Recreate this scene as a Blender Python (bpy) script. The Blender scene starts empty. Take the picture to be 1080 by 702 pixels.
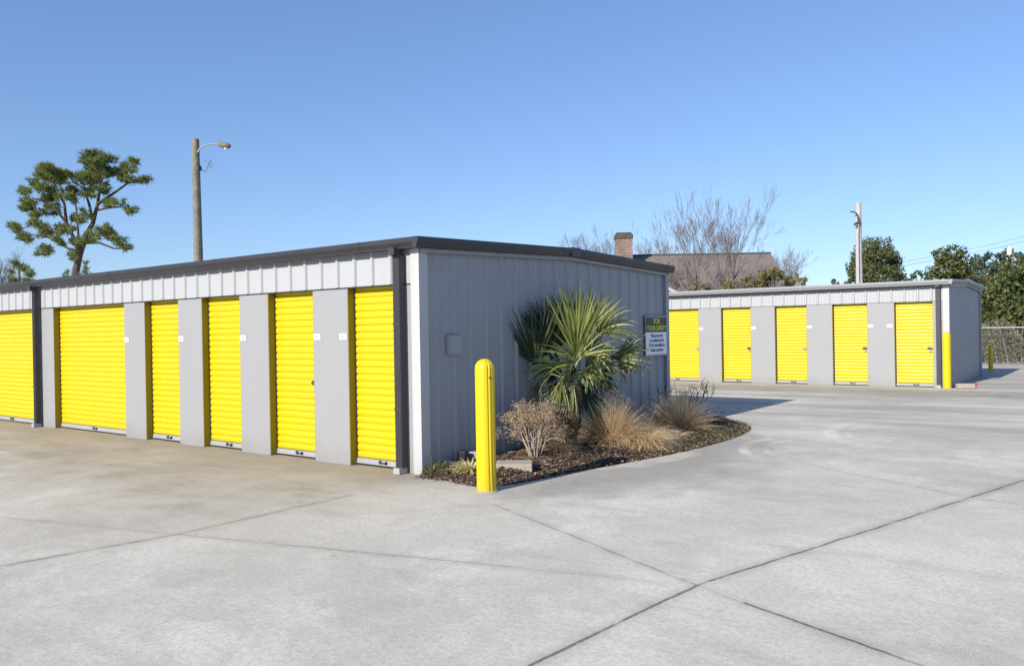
import bpy, math, random
from mathutils import Vector, Matrix
random.seed(7)
sc = bpy.context.scene
col = sc.collection
RU = random.uniform

# ------------------------------------------------------------------ camera
F_PX = 862.16; W_PX = 1080.0
PIT, ROL, YAW = -0.00264, 0.01722, -0.648
CAM = Vector((6.621, -6.990, 1.666))
def cam_dir(u2, v2, w=1.0):
    cr, sr = math.cos(ROL), math.sin(ROL)
    u = u2*cr + v2*sr; v = -u2*sr + v2*cr
    cp, sp = math.cos(PIT), math.sin(PIT)
    Y = w*cp - v*sp; Z = w*sp + v*cp
    c, s = math.cos(YAW), math.sin(YAW)
    return Vector((u*c + Y*s, -u*s + Y*c, Z))
AX_R = cam_dir(1, 0, 0); AX_U = cam_dir(0, 1, 0); AX_F = cam_dir(0, 0, 1)
def at(x, y, D):            # a sight line of the survey and a distance give a place in the world
    return CAM + cam_dir((x-540)/F_PX, -(y-351)/F_PX)*D
def at_x(x, y, val):
    d = cam_dir((x-540)/F_PX, -(y-351)/F_PX)
    return CAM + d*((val-CAM.x)/d.x)
cd = bpy.data.cameras.new('camera'); co = bpy.data.objects.new('camera', cd); col.objects.link(co)
co.matrix_world = Matrix(((AX_R.x, AX_U.x, -AX_F.x, CAM.x), (AX_R.y, AX_U.y, -AX_F.y, CAM.y), (AX_R.z, AX_U.z, -AX_F.z, CAM.z), (0, 0, 0, 1)))
cd.sensor_width = 36; cd.lens = F_PX/W_PX*36; cd.clip_end = 3000; cd.clip_start = .1
sc.camera = co

# ------------------------------------------------------------------ light
T = Vector((.085, 1, -.535)).normalized()
sd = bpy.data.lights.new('sun', 'SUN'); so = bpy.data.objects.new('sun', sd); col.objects.link(so)
sd.energy = 5.0; sd.angle = math.radians(.53); sd.color = (1, .93, .83)
so.rotation_euler = T.to_track_quat('-Z', 'Y').to_euler(); so.location = (0, -20, 20)
w = bpy.data.worlds.new('World'); sc.world = w; w.use_nodes = True
nt = w.node_tree; bg = nt.nodes['Background']
sky = nt.nodes.new('ShaderNodeTexSky'); sky.sky_type = 'NISHITA'; sky.sun_disc = False
sky.sun_elevation = math.asin(-T.z); sky.sun_rotation = math.atan2(-T.x, -T.y)
sky.altitude = 0; sky.air_density = 1.0; sky.dust_density = .25; sky.ozone_density = 4.0
gm_ = nt.nodes.new('ShaderNodeGamma'); gm_.inputs[1].default_value = .78
tn = nt.nodes.new('ShaderNodeMix'); tn.data_type = 'RGBA'; tn.blend_type = 'MULTIPLY'; tn.inputs[0].default_value = 1; tn.inputs[7].default_value = (.82, .94, 1.18, 1)
nt.links.new(sky.outputs[0], gm_.inputs[0]); nt.links.new(gm_.outputs[0], tn.inputs[6]); nt.links.new(tn.outputs[2], bg.inputs[0]); bg.inputs[1].default_value = .15
sc.view_settings.view_transform = 'Standard'; sc.view_settings.look = 'None'
sc.view_settings.exposure = 0.42; sc.view_settings.gamma = 1; sc.view_settings.use_curve_mapping = False
sc.render.engine = 'CYCLES'
sc.cycles.max_bounces = 6; sc.cycles.diffuse_bounces = 4; sc.cycles.transparent_max_bounces = 8

# ------------------------------------------------------------------ helpers
def tag(o, label=None, cat=None, group=None, kind=None):
    if label: o['label'] = label
    if cat: o['category'] = cat
    if group: o['group'] = group
    if kind: o['kind'] = kind
    return o
def empty(name, loc, label, cat, group=None):
    o = bpy.data.objects.new(name, None); col.objects.link(o); o.location = loc; o.empty_display_size = .3
    o['_w'] = list(loc)
    return tag(o, label, cat, group)
class MB:
    def __init__(s): s.v = []; s.f = []
    def add(s, vs, fs):
        n = len(s.v); s.v += [tuple(a) for a in vs]; s.f += [tuple(i+n for i in f) for f in fs]; return s
    def box(s, x0, x1, y0, y1, z0, z1):
        return s.add([(x0,y0,z0),(x1,y0,z0),(x1,y1,z0),(x0,y1,z0),(x0,y0,z1),(x1,y0,z1),(x1,y1,z1),(x0,y1,z1)],
                     [(0,3,2,1),(4,5,6,7),(0,1,5,4),(1,2,6,5),(2,3,7,6),(3,0,4,7)])
    def obox(s, c, sx, sy, sz, rz=0, tilt=0):
        c = Vector(c); M = Matrix.Rotation(rz, 3, 'Z') @ Matrix.Rotation(tilt, 3, 'X')
        vs = [c + M @ Vector((a*sx/2, b*sy/2, d*sz/2)) for d in (-1,1) for a, b in ((-1,-1),(1,-1),(1,1),(-1,1))]
        return s.add(vs, [(0,3,2,1),(4,5,6,7),(0,1,5,4),(1,2,6,5),(2,3,7,6),(3,0,4,7)])
    def prism(s, prof, A, B, caps=True):   # prof: list of Vectors offsets, swept from A to B
        n = len(prof); vs = [A+p for p in prof] + [B+p for p in prof]
        fs = [(i, (i+1) % n, n+(i+1) % n, n+i) for i in range(n)]
        if caps: fs += [tuple(range(n-1, -1, -1)), tuple(range(n, 2*n))]
        return s.add(vs, fs)
    def tube(s, pts, rad, n=6, cap=True):
        pts = [Vector(p) for p in pts]; base = len(s.v); m = len(pts)
        for i, p in enumerate(pts):
            d = (pts[min(i+1, m-1)] - pts[max(i-1, 0)])
            if d.length < 1e-9: d = Vector((0,0,1))
            d.normalize()
            a = d.orthogonal() if abs(d.z) > .9 else d.cross(Vector((0,0,1)))
            if abs(d.z) > .9: a = d.cross(Vector((0,1,0)))
            a.normalize(); b = d.cross(a)
            r = rad[i] if isinstance(rad, (list, tuple)) else rad
            for k in range(n):
                t = 2*math.pi*k/n
                s.v.append(tuple(p + a*(r*math.cos(t)) + b*(r*math.sin(t))))
        for i in range(m-1):
            for k in range(n):
                s.f.append((base+i*n+k, base+i*n+(k+1) % n, base+(i+1)*n+(k+1) % n, base+(i+1)*n+k))
        if cap:
            s.f.append(tuple(base+k for k in range(n-1, -1, -1))); s.f.append(tuple(base+(m-1)*n+k for k in range(n)))
        return s
    def lathe(s, prof, c, n=32, rfun=None):
        base = len(s.v); m = len(prof)
        for i, (r, z) in enumerate(prof):
            for k in range(n):
                t = 2*math.pi*k/n; rr = r*(rfun(t, z) if rfun else 1)
                s.v.append((c[0]+rr*math.cos(t), c[1]+rr*math.sin(t), c[2]+z))
        for i in range(m-1):
            for k in range(n):
                s.f.append((base+i*n+k, base+i*n+(k+1) % n, base+(i+1)*n+(k+1) % n, base+(i+1)*n+k))
        s.f.append(tuple(base+(m-1)*n+k for k in range(n)))
        return s
    def strip(s, pts, wid, side):          # flat ribbon
        n = len(s.v); m = len(pts)
        for p, q in zip(pts, wid): s.v.append(tuple(p - side*q)); s.v.append(tuple(p + side*q))
        for i in range(m-1): s.f.append((n+2*i, n+2*i+1, n+2*i+3, n+2*i+2))
        return s
    def build(s, name, mat, parent=None, smooth=False, bevel=0):
        me = bpy.data.meshes.new(name)
        off = Vector(parent['_w']) if parent is not None else Vector((0,0,0))
        me.from_pydata([tuple(Vector(v)-off) for v in s.v] if off.length > 0 else s.v, [], s.f)
        me.materials.append(mat); me.update()
        if smooth:
            for p in me.polygons: p.use_smooth = True
        o = bpy.data.objects.new(name, me); col.objects.link(o)
        if parent is not None:
            o.parent = parent
            o['_w'] = list(off)
        else: o['_w'] = [0, 0, 0]
        if bevel:
            b = o.modifiers.new('bevel', 'BEVEL'); b.width = bevel; b.segments = 2; b.limit_method = 'ANGLE'
        return o

# ------------------------------------------------------------------ materials
class NT:
    def __init__(s, name):
        s.m = bpy.data.materials.new(name); s.m.use_nodes = True; s.t = s.m.node_tree
        s.b = s.t.nodes['Principled BSDF']; s.tc = s.n('ShaderNodeTexCoord'); s.co = s.tc.outputs['Object']
    def n(s, k): return s.t.nodes.new(k)
    def lk(s, a, b):
        if isinstance(a, (int, float)): b.default_value = a
        elif isinstance(a, tuple): b.default_value = a if len(a) == 4 or b.type == 'VECTOR' else a+(1,)
        else: s.t.links.new(a, b)
    def math(s, op, a, b=0.0, c=None, clamp=False):
        q = s.n('ShaderNodeMath'); q.operation = op; q.use_clamp = clamp
        s.lk(a, q.inputs[0]); s.lk(b, q.inputs[1])
        if c is not None: s.lk(c, q.inputs[2])
        return q.outputs[0]
    def vmath(s, op, a, b=None, out=0):
        q = s.n('ShaderNodeVectorMath'); q.operation = op; s.lk(a, q.inputs[0])
        if b is not None: s.lk(b, q.inputs[3] if op == 'SCALE' else q.inputs[1])
        return q.outputs[out]
    def noise(s, scale, det=4, rough=.55, co=None, dist=0):
        q = s.n('ShaderNodeTexNoise'); q.inputs['Scale'].default_value = scale; q.inputs['Detail'].default_value = det
        q.inputs['Roughness'].default_value = rough; q.inputs['Distortion'].default_value = dist
        s.t.links.new(co or s.co, q.inputs['Vector']); return q.outputs['Fac']
    def map(s, scale=(1,1,1), rot=(0,0,0)):
        q = s.n('ShaderNodeMapping'); q.inputs['Scale'].default_value = scale; q.inputs['Rotation'].default_value = rot
        s.t.links.new(s.co, q.inputs['Vector']); return q.outputs[0]
    def rng(s, x, a, b, c=0., d=1., smooth=False):
        q = s.n('ShaderNodeMapRange'); s.lk(x, q.inputs[0])
        for i, v in enumerate((a, b, c, d)): q.inputs[1+i].default_value = v
        if smooth: q.interpolation_type = 'SMOOTHSTEP'
        return q.outputs[0]
    def mix(s, f, a, b, mode='MIX'):
        q = s.n('ShaderNodeMix'); q.data_type = 'RGBA'; q.blend_type = mode
        s.lk(f, q.inputs[0]); s.lk(a, q.inputs[6]); s.lk(b, q.inputs[7]); return q.outputs[2]
    def sep(s):
        q = s.n('ShaderNodeSeparateXYZ'); s.t.links.new(s.co, q.inputs[0]); return q.outputs
    def bump(s, h, strength, dist):
        q = s.n('ShaderNodeBump'); q.inputs['Strength'].default_value = strength; q.inputs['Distance'].default_value = dist
        s.lk(h, q.inputs['Height']); s.lk(q.outputs[0], s.b.inputs['Normal'])
    def fin(s, colr, rough=.5, spec=.5, metal=0):
        s.lk(colr, s.b.inputs['Base Color']); s.lk(rough, s.b.inputs['Roughness'])
        s.b.inputs['Specular IOR Level'].default_value = spec; s.b.inputs['Metallic'].default_value = metal
        return s.m
def C(*c): return tuple(c)+(1,)
def paint(name, c, rough=.45, dirt=.12, dark=.7, spec=.5, low=0.0, streak=True, metal=0):
    m = NT(name)
    a = m.noise(2.3, 5, .6); st = m.noise(1.0, 5, .6, co=m.map((9, 9, .5)))
    f = m.math('ADD', m.rng(a, .4, .75, 0, dirt), m.rng(st, .45, .8, 0, dirt if streak else 0))
    if low:                                   # splash dirt near the ground
        z = m.sep()[2]; g = m.rng(m.math('ADD', z, m.rng(a, .3, .7, -.12, .12)), .0, .3, low, 0)
        f = m.math('ADD', f, g)
    cc = m.mix(f, C(*c), C(*(x*dark for x in c)) if low == 0 else C(c[0]*.62, c[1]*.55, c[2]*.45))
    return m.fin(cc, m.rng(a, .3, .7, rough-.07, rough+.1), spec, metal)
M = {}
M['pillar'] = paint('grey_smooth_steel', (.275, .28, .288), .5, .07, low=.28)
M['header'] = paint('white_ribbed_steel', (.365, .375, .385), .42, .10)
M['wall'] = paint('grey_ribbed_steel', (.285, .295, .315), .45, .06, low=.3)
M['corner'] = paint('pale_corner_trim', (.43, .435, .44), .42, .1, low=.2)
M['bronze'] = paint('dark_bronze_trim', (.030, .029, .033), .42, .15)
M['spout'] = paint('dark_downspout', (.036, .036, .042), .42, .15)
M['paletrim'] = paint('pale_grey_trim', (.26, .265, .28), .4, .14)
M['yellow'] = paint('yellow_door_paint', (.60, .45, .001), .42, .16, .8, low=.22)
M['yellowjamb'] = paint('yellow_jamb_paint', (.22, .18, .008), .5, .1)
M['yellowpost'] = paint('yellow_plastic', (.62, .475, .001), .42, .2, .78, low=.25)
M['galv'] = paint('galvanised_steel', (.34, .345, .35), .4, .35, .6)
M['darkmetal'] = paint('dark_metal', (.06, .06, .06), .4, .2)
M['red'] = paint('red_lock', (.45, .03, .02), .4, .1)
M['whiteplate'] = paint('white_plate', (.55, .55, .55), .4, .03)
M['greyprint'] = paint('grey_print', (.35, .36, .38), .5, .03)
M['black'] = paint('black_panel', (.015, .015, .015), .4, .1)
M['signyellow'] = paint('sign_yellow', (.75, .72, .05), .5, .05)
M['signwhite'] = paint('sign_white', (.82, .84, .90), .45, .08)
M['navy'] = paint('navy_print', (.08, .10, .2), .5, .05)
M['whiteroof'] = paint('white_metal_roof', (.42, .42, .41), .4, .25)
M['box'] = paint('grey_box', (.31, .32, .34), .45, .1)
M['glass'] = paint('dark_glass', (.03, .035, .04), .1, .05)
M['fencewire'] = paint('weathered_wire', (.13, .13, .125), .6, .2)
M['porcelain'] = paint('pale_insulator', (.7, .7, .7), .3, .1)
M['wire'] = paint('black_wire', (.14, .14, .15), .5, .1)
M['siding'] = paint('cream_siding', (.5, .47, .42), .6, .2)

def concrete():
    m = NT('weathered_concrete')
    X, Y, Z = m.sep()
    big = m.noise(.28, 6, .6); mid = m.noise(1.3, 6, .65); fine = m.noise(26, 3, .7); speck = m.noise(130, 3, .7)
    streak = m.noise(1.1, 8, .75, co=m.map((.5, 1.3, 1), (0, 0, .25)))
    cloud = m.noise(3.6, 7, .72); patch = m.noise(.55, 8, .72, dist=.6)
    c = m.mix(m.rng(mid, .36, .66), C(.43, .41, .375), C(.56, .54, .50))
    c = m.mix(m.rng(cloud, .42, .62, 0, .55), c, C(.38, .365, .335))
    c = m.mix(m.rng(patch, .50, .62, 0, .55, True), c, C(.66, .64, .60))
    c = m.mix(m.rng(patch, .46, .36, 0, .6, True), c, C(.37, .355, .32))
    c = m.mix(m.rng(big, .42, .62, 0, .45), c, C(.60, .585, .55))
    c = m.mix(m.rng(streak, .53, .68, 0, .55), c, C(.33, .315, .285))
    # brownish run-off stain along the long row of doors
    by = m.math('ADD', Y, m.rng(mid, .3, .7, -1.1, 1.1))
    ba = m.math('MULTIPLY', m.rng(by, -3.9, -1.0, 0, 1, True), m.rng(X, 1.5, -.6, 0, 1, True))
    ba = m.math('MULTIPLY', ba, m.rng(Y, .6, .2, 0, 1))
    c = m.mix(m.math('MULTIPLY', ba, m.rng(streak, .35, .6, .5, 1)), c, C(.255, .22, .165))
    nb = m.math('MULTIPLY', m.rng(m.math('ADD', Y, m.rng(mid, .3, .7, -.4, .4)), -1.0, -.05, 0, .7, True), m.rng(X, .4, -.3, 0, 1, True))
    c = m.mix(m.math('MULTIPLY', nb, m.rng(Y, .5, .2, 0, 1)), c, C(.20, .175, .13))
    # dark water stain curving round the bed and a damp swale before the far row
    cen = m.vmath('SUBTRACT', m.co, (-1.2, 2.6, 0.)); d = m.vmath('LENGTH', cen, out=1)
    rr = m.math('ADD', d, m.rng(mid, .3, .7, -.5, .5))
    ring = m.math('MULTIPLY', m.rng(rr, 2.9, 3.2, 0, 1, True), m.rng(rr, 3.5, 4.9, 1, 0, True))
    c = m.mix(m.math('MULTIPLY', ring, m.rng(X, .8, 1.8, 0, .8, True)), c, C(.24, .235, .225))
    sw = m.math('ADD', Y, m.rng(streak, .3, .7, -.9, .9))
    swm = m.math('MULTIPLY', m.rng(sw, 12.8, 14.4, 0, 1, True), m.rng(sw, 15.4, 16.3, 1, .2, True))
    c = m.mix(m.math('MULTIPLY', swm, m.rng(mid, .35, .65, .5, 1)), c, C(.20, .185, .165))
    far = m.math('MULTIPLY', m.rng(Y, 3.5, 7, 0, 1), m.rng(m.noise(.5, 5, .6, co=m.map((.25, 1.5, 1))), .45, .62, 0, .7))
    c = m.mix(far, c, C(.24, .235, .225))
    # pale tyre scuffs
    for cx, cy, r, wd, k, y0, y1 in ((5.6, 6.9, 2.85, .15, .8, 5.0, 7.6), (5.5, 6.8, 2.45, .06, .4, 5.3, 7.4), (4.2, 4.5, 1.95, .10, .6, 3.3, 5.2), (4.2, 4.5, 1.65, .05, .5, 3.4, 5.0)):
        dd = m.math('ABSOLUTE', m.math('SUBTRACT', m.vmath('LENGTH', m.vmath('SUBTRACT', m.co, (cx, cy, 0.)), out=1), r))
        a = m.math('MULTIPLY', m.rng(dd, wd, wd*.35, 0, k, True), m.rng(mid, .38, .6, 0, 1))
        a = m.math('MULTIPLY', a, m.rng(X, cx-.2, cx-1.0, 0, 1))
        a = m.math('MULTIPLY', a, m.math('MULTIPLY', m.rng(Y, y0-.3, y0+.3, 0, 1), m.rng(Y, y1+.3, y1-.3, 0, 1)))
        c = m.mix(a, c, C(.68, .66, .63))
    # small dark drips and pale specks
    vo = m.n('ShaderNodeTexVoronoi'); vo.inputs['Scale'].default_value = 1.6; m.lk(m.vmath('ADD', m.co, m.vmath('SCALE', m.vmath('SUBTRACT', m.co, m.co), 0.)), vo.inputs['Vector'])
    vc = m.n('ShaderNodeSeparateColor'); m.lk(vo.outputs['Color'], vc.inputs[0])
    sp_ = m.math('MULTIPLY', m.rng(m.math('ADD', vo.outputs['Distance'], m.rng(fine, .3, .7, -.02, .02)), .055, .02, 0, .55, True), m.rng(vc.outputs[0], .72, .78, 0, 1))
    c = m.mix(sp_, c, C(.14, .13, .12))
    # joints and cracks
    wob = m.noise(3.2, 4, .7); nz = m.n('ShaderNodeTexNoise'); nz.inputs['Scale'].default_value = 4; nz.inputs['Detail'].default_value = 6
    m.lk(m.co, nz.inputs['Vector'])
    off = m.vmath('SCALE', m.vmath('SUBTRACT', nz.outputs['Color'], (.5, .5, .5)), .045)
    P = m.vmath('MULTIPLY', m.vmath('ADD', m.co, off), (1., 1., 0.))
    groove = None
    segs = [((4.10,-5.0),(4.36,-2.07),.012,.9), ((4.36,-2.07),(5.75,3.3),.012,.9), ((5.75,3.3),(9.2,16),.010,.8),
            ((1.78,-.87),(4.36,-2.07),.010,.6), ((4.36,-2.07),(4.74,-2.22),.005,.4), ((4.74,-2.22),(7.6,-3.3),.012,.9),
            ((-1.9,-3.8),(.19,-3.21),.009,.35), ((.19,-3.21),(3.11,-2.4),.008,.6), ((3.11,-2.4),(4.16,-2.14),.005,.35),
            ((-.3,-6.0),(.19,-3.21),.011,.85), ((.19,-3.21),(.17,-1.3),.009,.8),
            ((3.3,3.1),(5.35,1.86),.007,.4), ((5.35,1.86),(8.5,1.2),.007,.5),
            ((-6.5,-5.2),(-1.9,-3.8),.008,.3), ((-8,-2.0),(-2.5,-.9),.007,.3), ((2.2,7.9),(9,10.5),.009,.35), ((-3,12.9),(12,13.2),.01,.3)]
    for a, b, wd, k in segs:
        a3 = (a[0], a[1], 0.); ba3 = (b[0]-a[0], b[1]-a[1], 0.); L2 = ba3[0]**2+ba3[1]**2
        pa = m.vmath('SUBTRACT', P, a3)
        h = m.math('MULTIPLY', m.vmath('DOT_PRODUCT', pa, ba3, out=1), 1/L2, clamp=True)
        q = m.n('ShaderNodeVectorMath'); q.operation = 'SCALE'; q.inputs[0].default_value = ba3; m.lk(h, q.inputs[3])
        dd = m.vmath('LENGTH', m.vmath('SUBTRACT', pa, q.outputs[0]), out=1)
        g = m.rng(dd, wd*1.7, wd*.6, 0, k, True)
        halo = m.rng(dd, .10, .0, 0, .30*k)
        gg = m.math('MAXIMUM', g, halo)
        groove = gg if groove is None else m.math('MAXIMUM', groove, gg)
    gm = m.math('MULTIPLY', groove, m.rng(wob, .38, .5, .5, 1))
    c = m.mix(gm, c, C(.028, .026, .023))
    c = m.mix(m.rng(fine, .42, .66, 0, .42), c, C(.26, .26, .25))
    c = m.mix(m.rng(speck, .54, .70, 0, .6), c, C(.13, .13, .125))
    c = m.mix(m.rng(speck, .47, .36, 0, .5), c, C(.78, .76, .73))
    hh = m.math('SUBTRACT', m.math('ADD', m.math('MULTIPLY', fine, .25), m.math('MULTIPLY', speck, .25)), groove)
    c = m.mix(1.0, c, C(1.10, 1.07, .985), 'MULTIPLY')
    m.bump(hh, .3, .01)
    return m.fin(c, .85, .25)
M['concrete'] = concrete()
def simple(name, c1, c2, scale, rough=.85, bump=.3, c3=None):
    m = NT(name); a = m.noise(scale, 6, .7); b = m.noise(scale*5, 3, .6)
    c = m.mix(m.rng(a, .35, .65), C(*c1), C(*c2))
    if c3: c = m.mix(m.rng(b, .5, .68), c, C(*c3))
    m.bump(b, bump, .02); return m.fin(c, rough, .2)
M['dirt'] = simple('grass_and_dirt', (.07, .075, .03), (.13, .10, .06), .8, c3=(.05, .07, .02))
M['mulchbase'] = simple('dark_mulch_soil', (.045, .034, .027), (.085, .062, .048), 9, c3=(.13, .10, .075), bump=1)
M['block'] = simple('tan_concrete_block', (.33, .29, .23), (.42, .37, .30), 14, c3=(.24, .21, .17))
M['bark'] = simple('pine_bark', (.07, .055, .045), (.13, .10, .08), 6)
M['palebark'] = simple('pale_bark', (.22, .20, .18), (.34, .32, .29), 8)
M['twig'] = simple('grey_twigs', (.15, .125, .11), (.24, .205, .18), 4)
M['drytwig'] = simple('dry_pale_twigs', (.30, .22, .17), (.46, .37, .30), 30)
M['darktwig'] = simple('dark_twigs', (.05, .04, .035), (.10, .08, .06), 30)
M['pole'] = simple('weathered_pole_wood', (.17, .16, .12), (.26, .245, .20), 5, c3=(.11, .10, .08))
M['palepole'] = simple('pale_pole', (.36, .35, .33), (.48, .47, .44), 5)
M['thatch'] = simple('palm_boots', (.05, .04, .022), (.10, .08, .045), 20)
def shingle():
    m = NT('brown_shingles'); a = m.noise(3, 5, .6); b = m.noise(14, 4, .7, co=m.map((1, 1, 4)))
    c = m.mix(m.rng(a, .3, .7), C(.17, .14, .125), C(.22, .185, .165)); c = m.mix(m.rng(b, .45, .7, 0, .6), c, C(.11, .09, .08))
    return m.fin(c, .9, .2)
M['shingle'] = shingle()
def brick():
    m = NT('red_brick'); q = m.n('ShaderNodeTexBrick'); m.lk(m.map((1, 1, 1), (math.pi/2, 0, 0)), q.inputs['Vector'])
    q.inputs['Scale'].default_value = 3; q.inputs['Color1'].default_value = C(.17, .095, .075); q.inputs['Color2'].default_value = C(.25, .16, .125)
    q.inputs['Mortar'].default_value = C(.38, .34, .30); q.inputs['Mortar Size'].default_value = .03
    c = m.mix(m.rng(m.noise(2, 4), .4, .7, 0, .6), q.outputs[0], C(.12, .08, .065)); return m.fin(c, .9, .2)
M['brick'] = brick()
def leafmat(name, cols, rough=.5, trans=.3, spec=.4):
    m = NT(name); g = m.n('ShaderNodeNewGeometry'); r = m.n('ShaderNodeValToRGB'); m.lk(g.outputs['Random Per Island'], r.inputs[0])
    e = r.color_ramp.elements; n = len(cols); r.color_ramp.interpolation = 'LINEAR'
    while len(e) < n: e.new(.5)
    for i, cc in enumerate(cols): e[i].position = i/(n-1); e[i].color = C(*cc)
    cc = m.mix(m.rng(m.noise(1.2, 3), .35, .7, 0, .45), r.outputs[0], C(*(x*.6 for x in cols[0])))
    m.fin(cc, rough, spec)
    tr = m.n('ShaderNodeBsdfTranslucent'); m.lk(cc, tr.inputs[0]); mx = m.n('ShaderNodeMixShader'); mx.inputs[0].default_value = trans
    out = m.t.nodes['Material Output']; m.lk(m.b.outputs[0], mx.inputs[1]); m.lk(tr.outputs[0], mx.inputs[2]); m.lk(mx.outputs[0], out.inputs[0])
    return m.m
M['magnolia'] = leafmat('magnolia_leaves', [(.03, .055, .018), (.055, .09, .025), (.10, .14, .035), (.19, .21, .07), (.22, .13, .06)], .6, .2, .25)
M['pine'] = leafmat('pine_needles', [(.07, .12, .03), (.13, .18, .045), (.21, .24, .06), (.30, .29, .08)], .6, .45)
M['farpine'] = leafmat('distant_pine', [(.05, .085, .065), (.075, .11, .075), (.10, .135, .08)], .7, .2)
M['olive'] = leafmat('olive_shrub_leaves', [(.11, .12, .03), (.18, .18, .045), (.26, .22, .06), (.22, .15, .06)], .6, .25)
M['drygrass'] = leafmat('dry_tan_grass', [(.66, .47, .27), (.80, .62, .38), (.90, .74, .49), (.95, .84, .62)], .6, .5)
M['yellowgrass'] = leafmat('dry_yellow_grass', [(.55, .46, .18), (.75, .66, .30), (.82, .72, .40), (.45, .45, .15)], .6, .3)
M['greenblade'] = leafmat('green_blades', [(.07, .10, .03), (.14, .17, .05), (.24, .25, .10), (.32, .27, .15)], .5, .3)
M['palm'] = leafmat('palm_blades', [(.07, .10, .025), (.17, .20, .05), (.36, .37, .11), (.58, .56, .24)], .4, .25)
M['palmdark'] = leafmat('shaded_palm_blades', [(.03, .05, .03), (.055, .085, .035), (.10, .13, .05)], .45, .2)  # darker copy of the palm blades, shade near the wall put into the colour
M['palmdead'] = leafmat('dead_palm_blades', [(.13, .10, .07), (.22, .17, .12), (.30, .23, .16)], .7, .15)
M['chips'] = leafmat('mulch_chips', [(.05, .034, .027), (.11, .072, .054), (.18, .125, .095), (.27, .19, .14), (.40, .31, .23)], .8, 0, .2)
M['dryleaf'] = leafmat('dry_leaves', [(.22, .13, .08), (.36, .23, .13), (.46, .34, .17), (.34, .34, .12)], .6, .2)
M['litter'] = leafmat('leaf_litter', [(.12, .09, .06), (.22, .18, .12), (.09, .12, .04), (.38, .34, .28)], .8, .1)

# ------------------------------------------------------------------ storage buildings
def rib_profile(a0, a1, pitch, phase, h=.026, wb=.075, wt=.035):
    pts = [(a0, 0)]; k = math.ceil((a0-phase+wb/2)/pitch)
    while True:
        c = phase + k*pitch
        if c+wb/2 >= a1: break
        pts += [(c-wb/2, 0), (c-wt/2, h), (c+wt/2, h), (c+wb/2, 0)]
        for q in (1/3, 2/3):                      # the two low stiffeners between ribs
            e = c + pitch*q
            if e+.02 < a1 and c+pitch-wb/2 > e: pts += [(e-.016, 0), (e-.008, .004), (e+.008, .004), (e+.016, 0)]
        k += 1
    pts.append((a1, 0)); return pts
def panel_x(mb, x0, x1, y, ztop, z0, pitch, phase):      # faces -y
    pr = rib_profile(x0, x1, pitch, phase); n = len(pr)
    vs = [(a, y-h, z0) for a, h in pr] + [(a, y-h, ztop) for a, h in pr]
    mb.add(vs, [(i, i+1, n+i+1, n+i) for i in range(n-1)])
    mb.add([(x0, y, z0), (x1, y, z0), (x1, y+.03, z0), (x0, y+.03, z0)], [(0, 3, 2, 1)])
    return mb
def panel_y(mb, y0, y1, x, topf, z0, pitch, phase, h=.020):      # faces +x
    pr = rib_profile(y0, y1, pitch, phase, h, .085, .03); n = len(pr)
    vs = [(x+h, a, z0) for a, h in pr] + [(x+h, a, topf(a)) for a, h in pr]
    return mb.add(vs, [(i, i+1, n+i+1, n+i) for i in range(n-1)])
G_PROF = [(0, 0), (0, .12), (-.015, .125), (-.115, .125), (-.12, .12), (-.12, .07), (-.092, .02), (-.088, 0)]   # gutter section: out, up

def make_door(name, x0, x1, y, ztop, parent, latch, slat=.088, z0=.095):
    # y is the curtain plane; curtain of curved slats
    mb = MB(); n = int((ztop-z0)/slat)+1; prof = []
    for i in range(n):
        zb = z0+i*slat
        for t, d in ((.0, .0), (.07, .012), (.3, .017), (.6, .0175), (.86, .012), (.94, .0)):
            z = zb+t*slat
            if z < ztop: prof.append((d, z))
    prof.append((0, ztop)); m = len(prof)
    vs = [(x0, y-d, z) for d, z in prof]+[(x1, y-d, z) for d, z in prof]
    mb.add(vs, [(i, m+i, m+i+1, i+1) for i in range(m-1)])
    mb.add([(x0, y+.015, z) if k else (x0, y-d, z) for k in (0, 1) for d, z in prof], [(i, i+1, m+i+1, m+i) for i in range(m-1)])
    d = mb.build('roll_up_door', M['yellow'], parent)
    bb = MB().box(x0+.004, x1-.004, y-.022, y+.01, .022, .09).box(x0+.004, x1-.004, y-.034, y-.022, .026, .04)
    bb.build('bottom_bar', M['galv'], d)
    MB().box(x0, x1, y-.018, y+.01, .001, .021).build('rubber_seal', M['black'], d)
    cx = (x0+x1)/2+.04
    MB().box(cx-.055, cx+.055, y-.05, y-.035, .05, .066).box(cx-.07, cx-.045, y-.05, y-.022, .045, .085).box(cx+.04, cx+.055, y-.05, y-.022, .04, .08).build('handle', M['darkmetal'], d)
    if latch:
        lx = x1-.10; zz = 1.02 if latch != 'red' else 1.06
        if latch == 'red':
            MB().box(x1-.075, x1-.012, y-.055, y-.018, zz-.05, zz+.05).build('lock', M['red'], d, bevel=.008)
            MB().box(x1-.05, x1-.01, y-.045, y-.016, zz+.055, zz+.075).build('latch', M['darkmetal'], d)
        else:
            MB().box(lx-.06, lx+.095, y-.042, y-.017, zz-.014, zz+.014).box(lx-.03, lx+.04, y-.05, y-.02, zz-.03, zz+.03).build('latch', M['galv'] if latch == 'pale' else M['darkmetal'], d)
            if latch != 'pale':
                MB().box(lx+.0, lx+.045, y-.055, y-.03, zz-.095, zz-.035).build('lock', M['galv'], d, bevel=.008)
    return d
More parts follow.
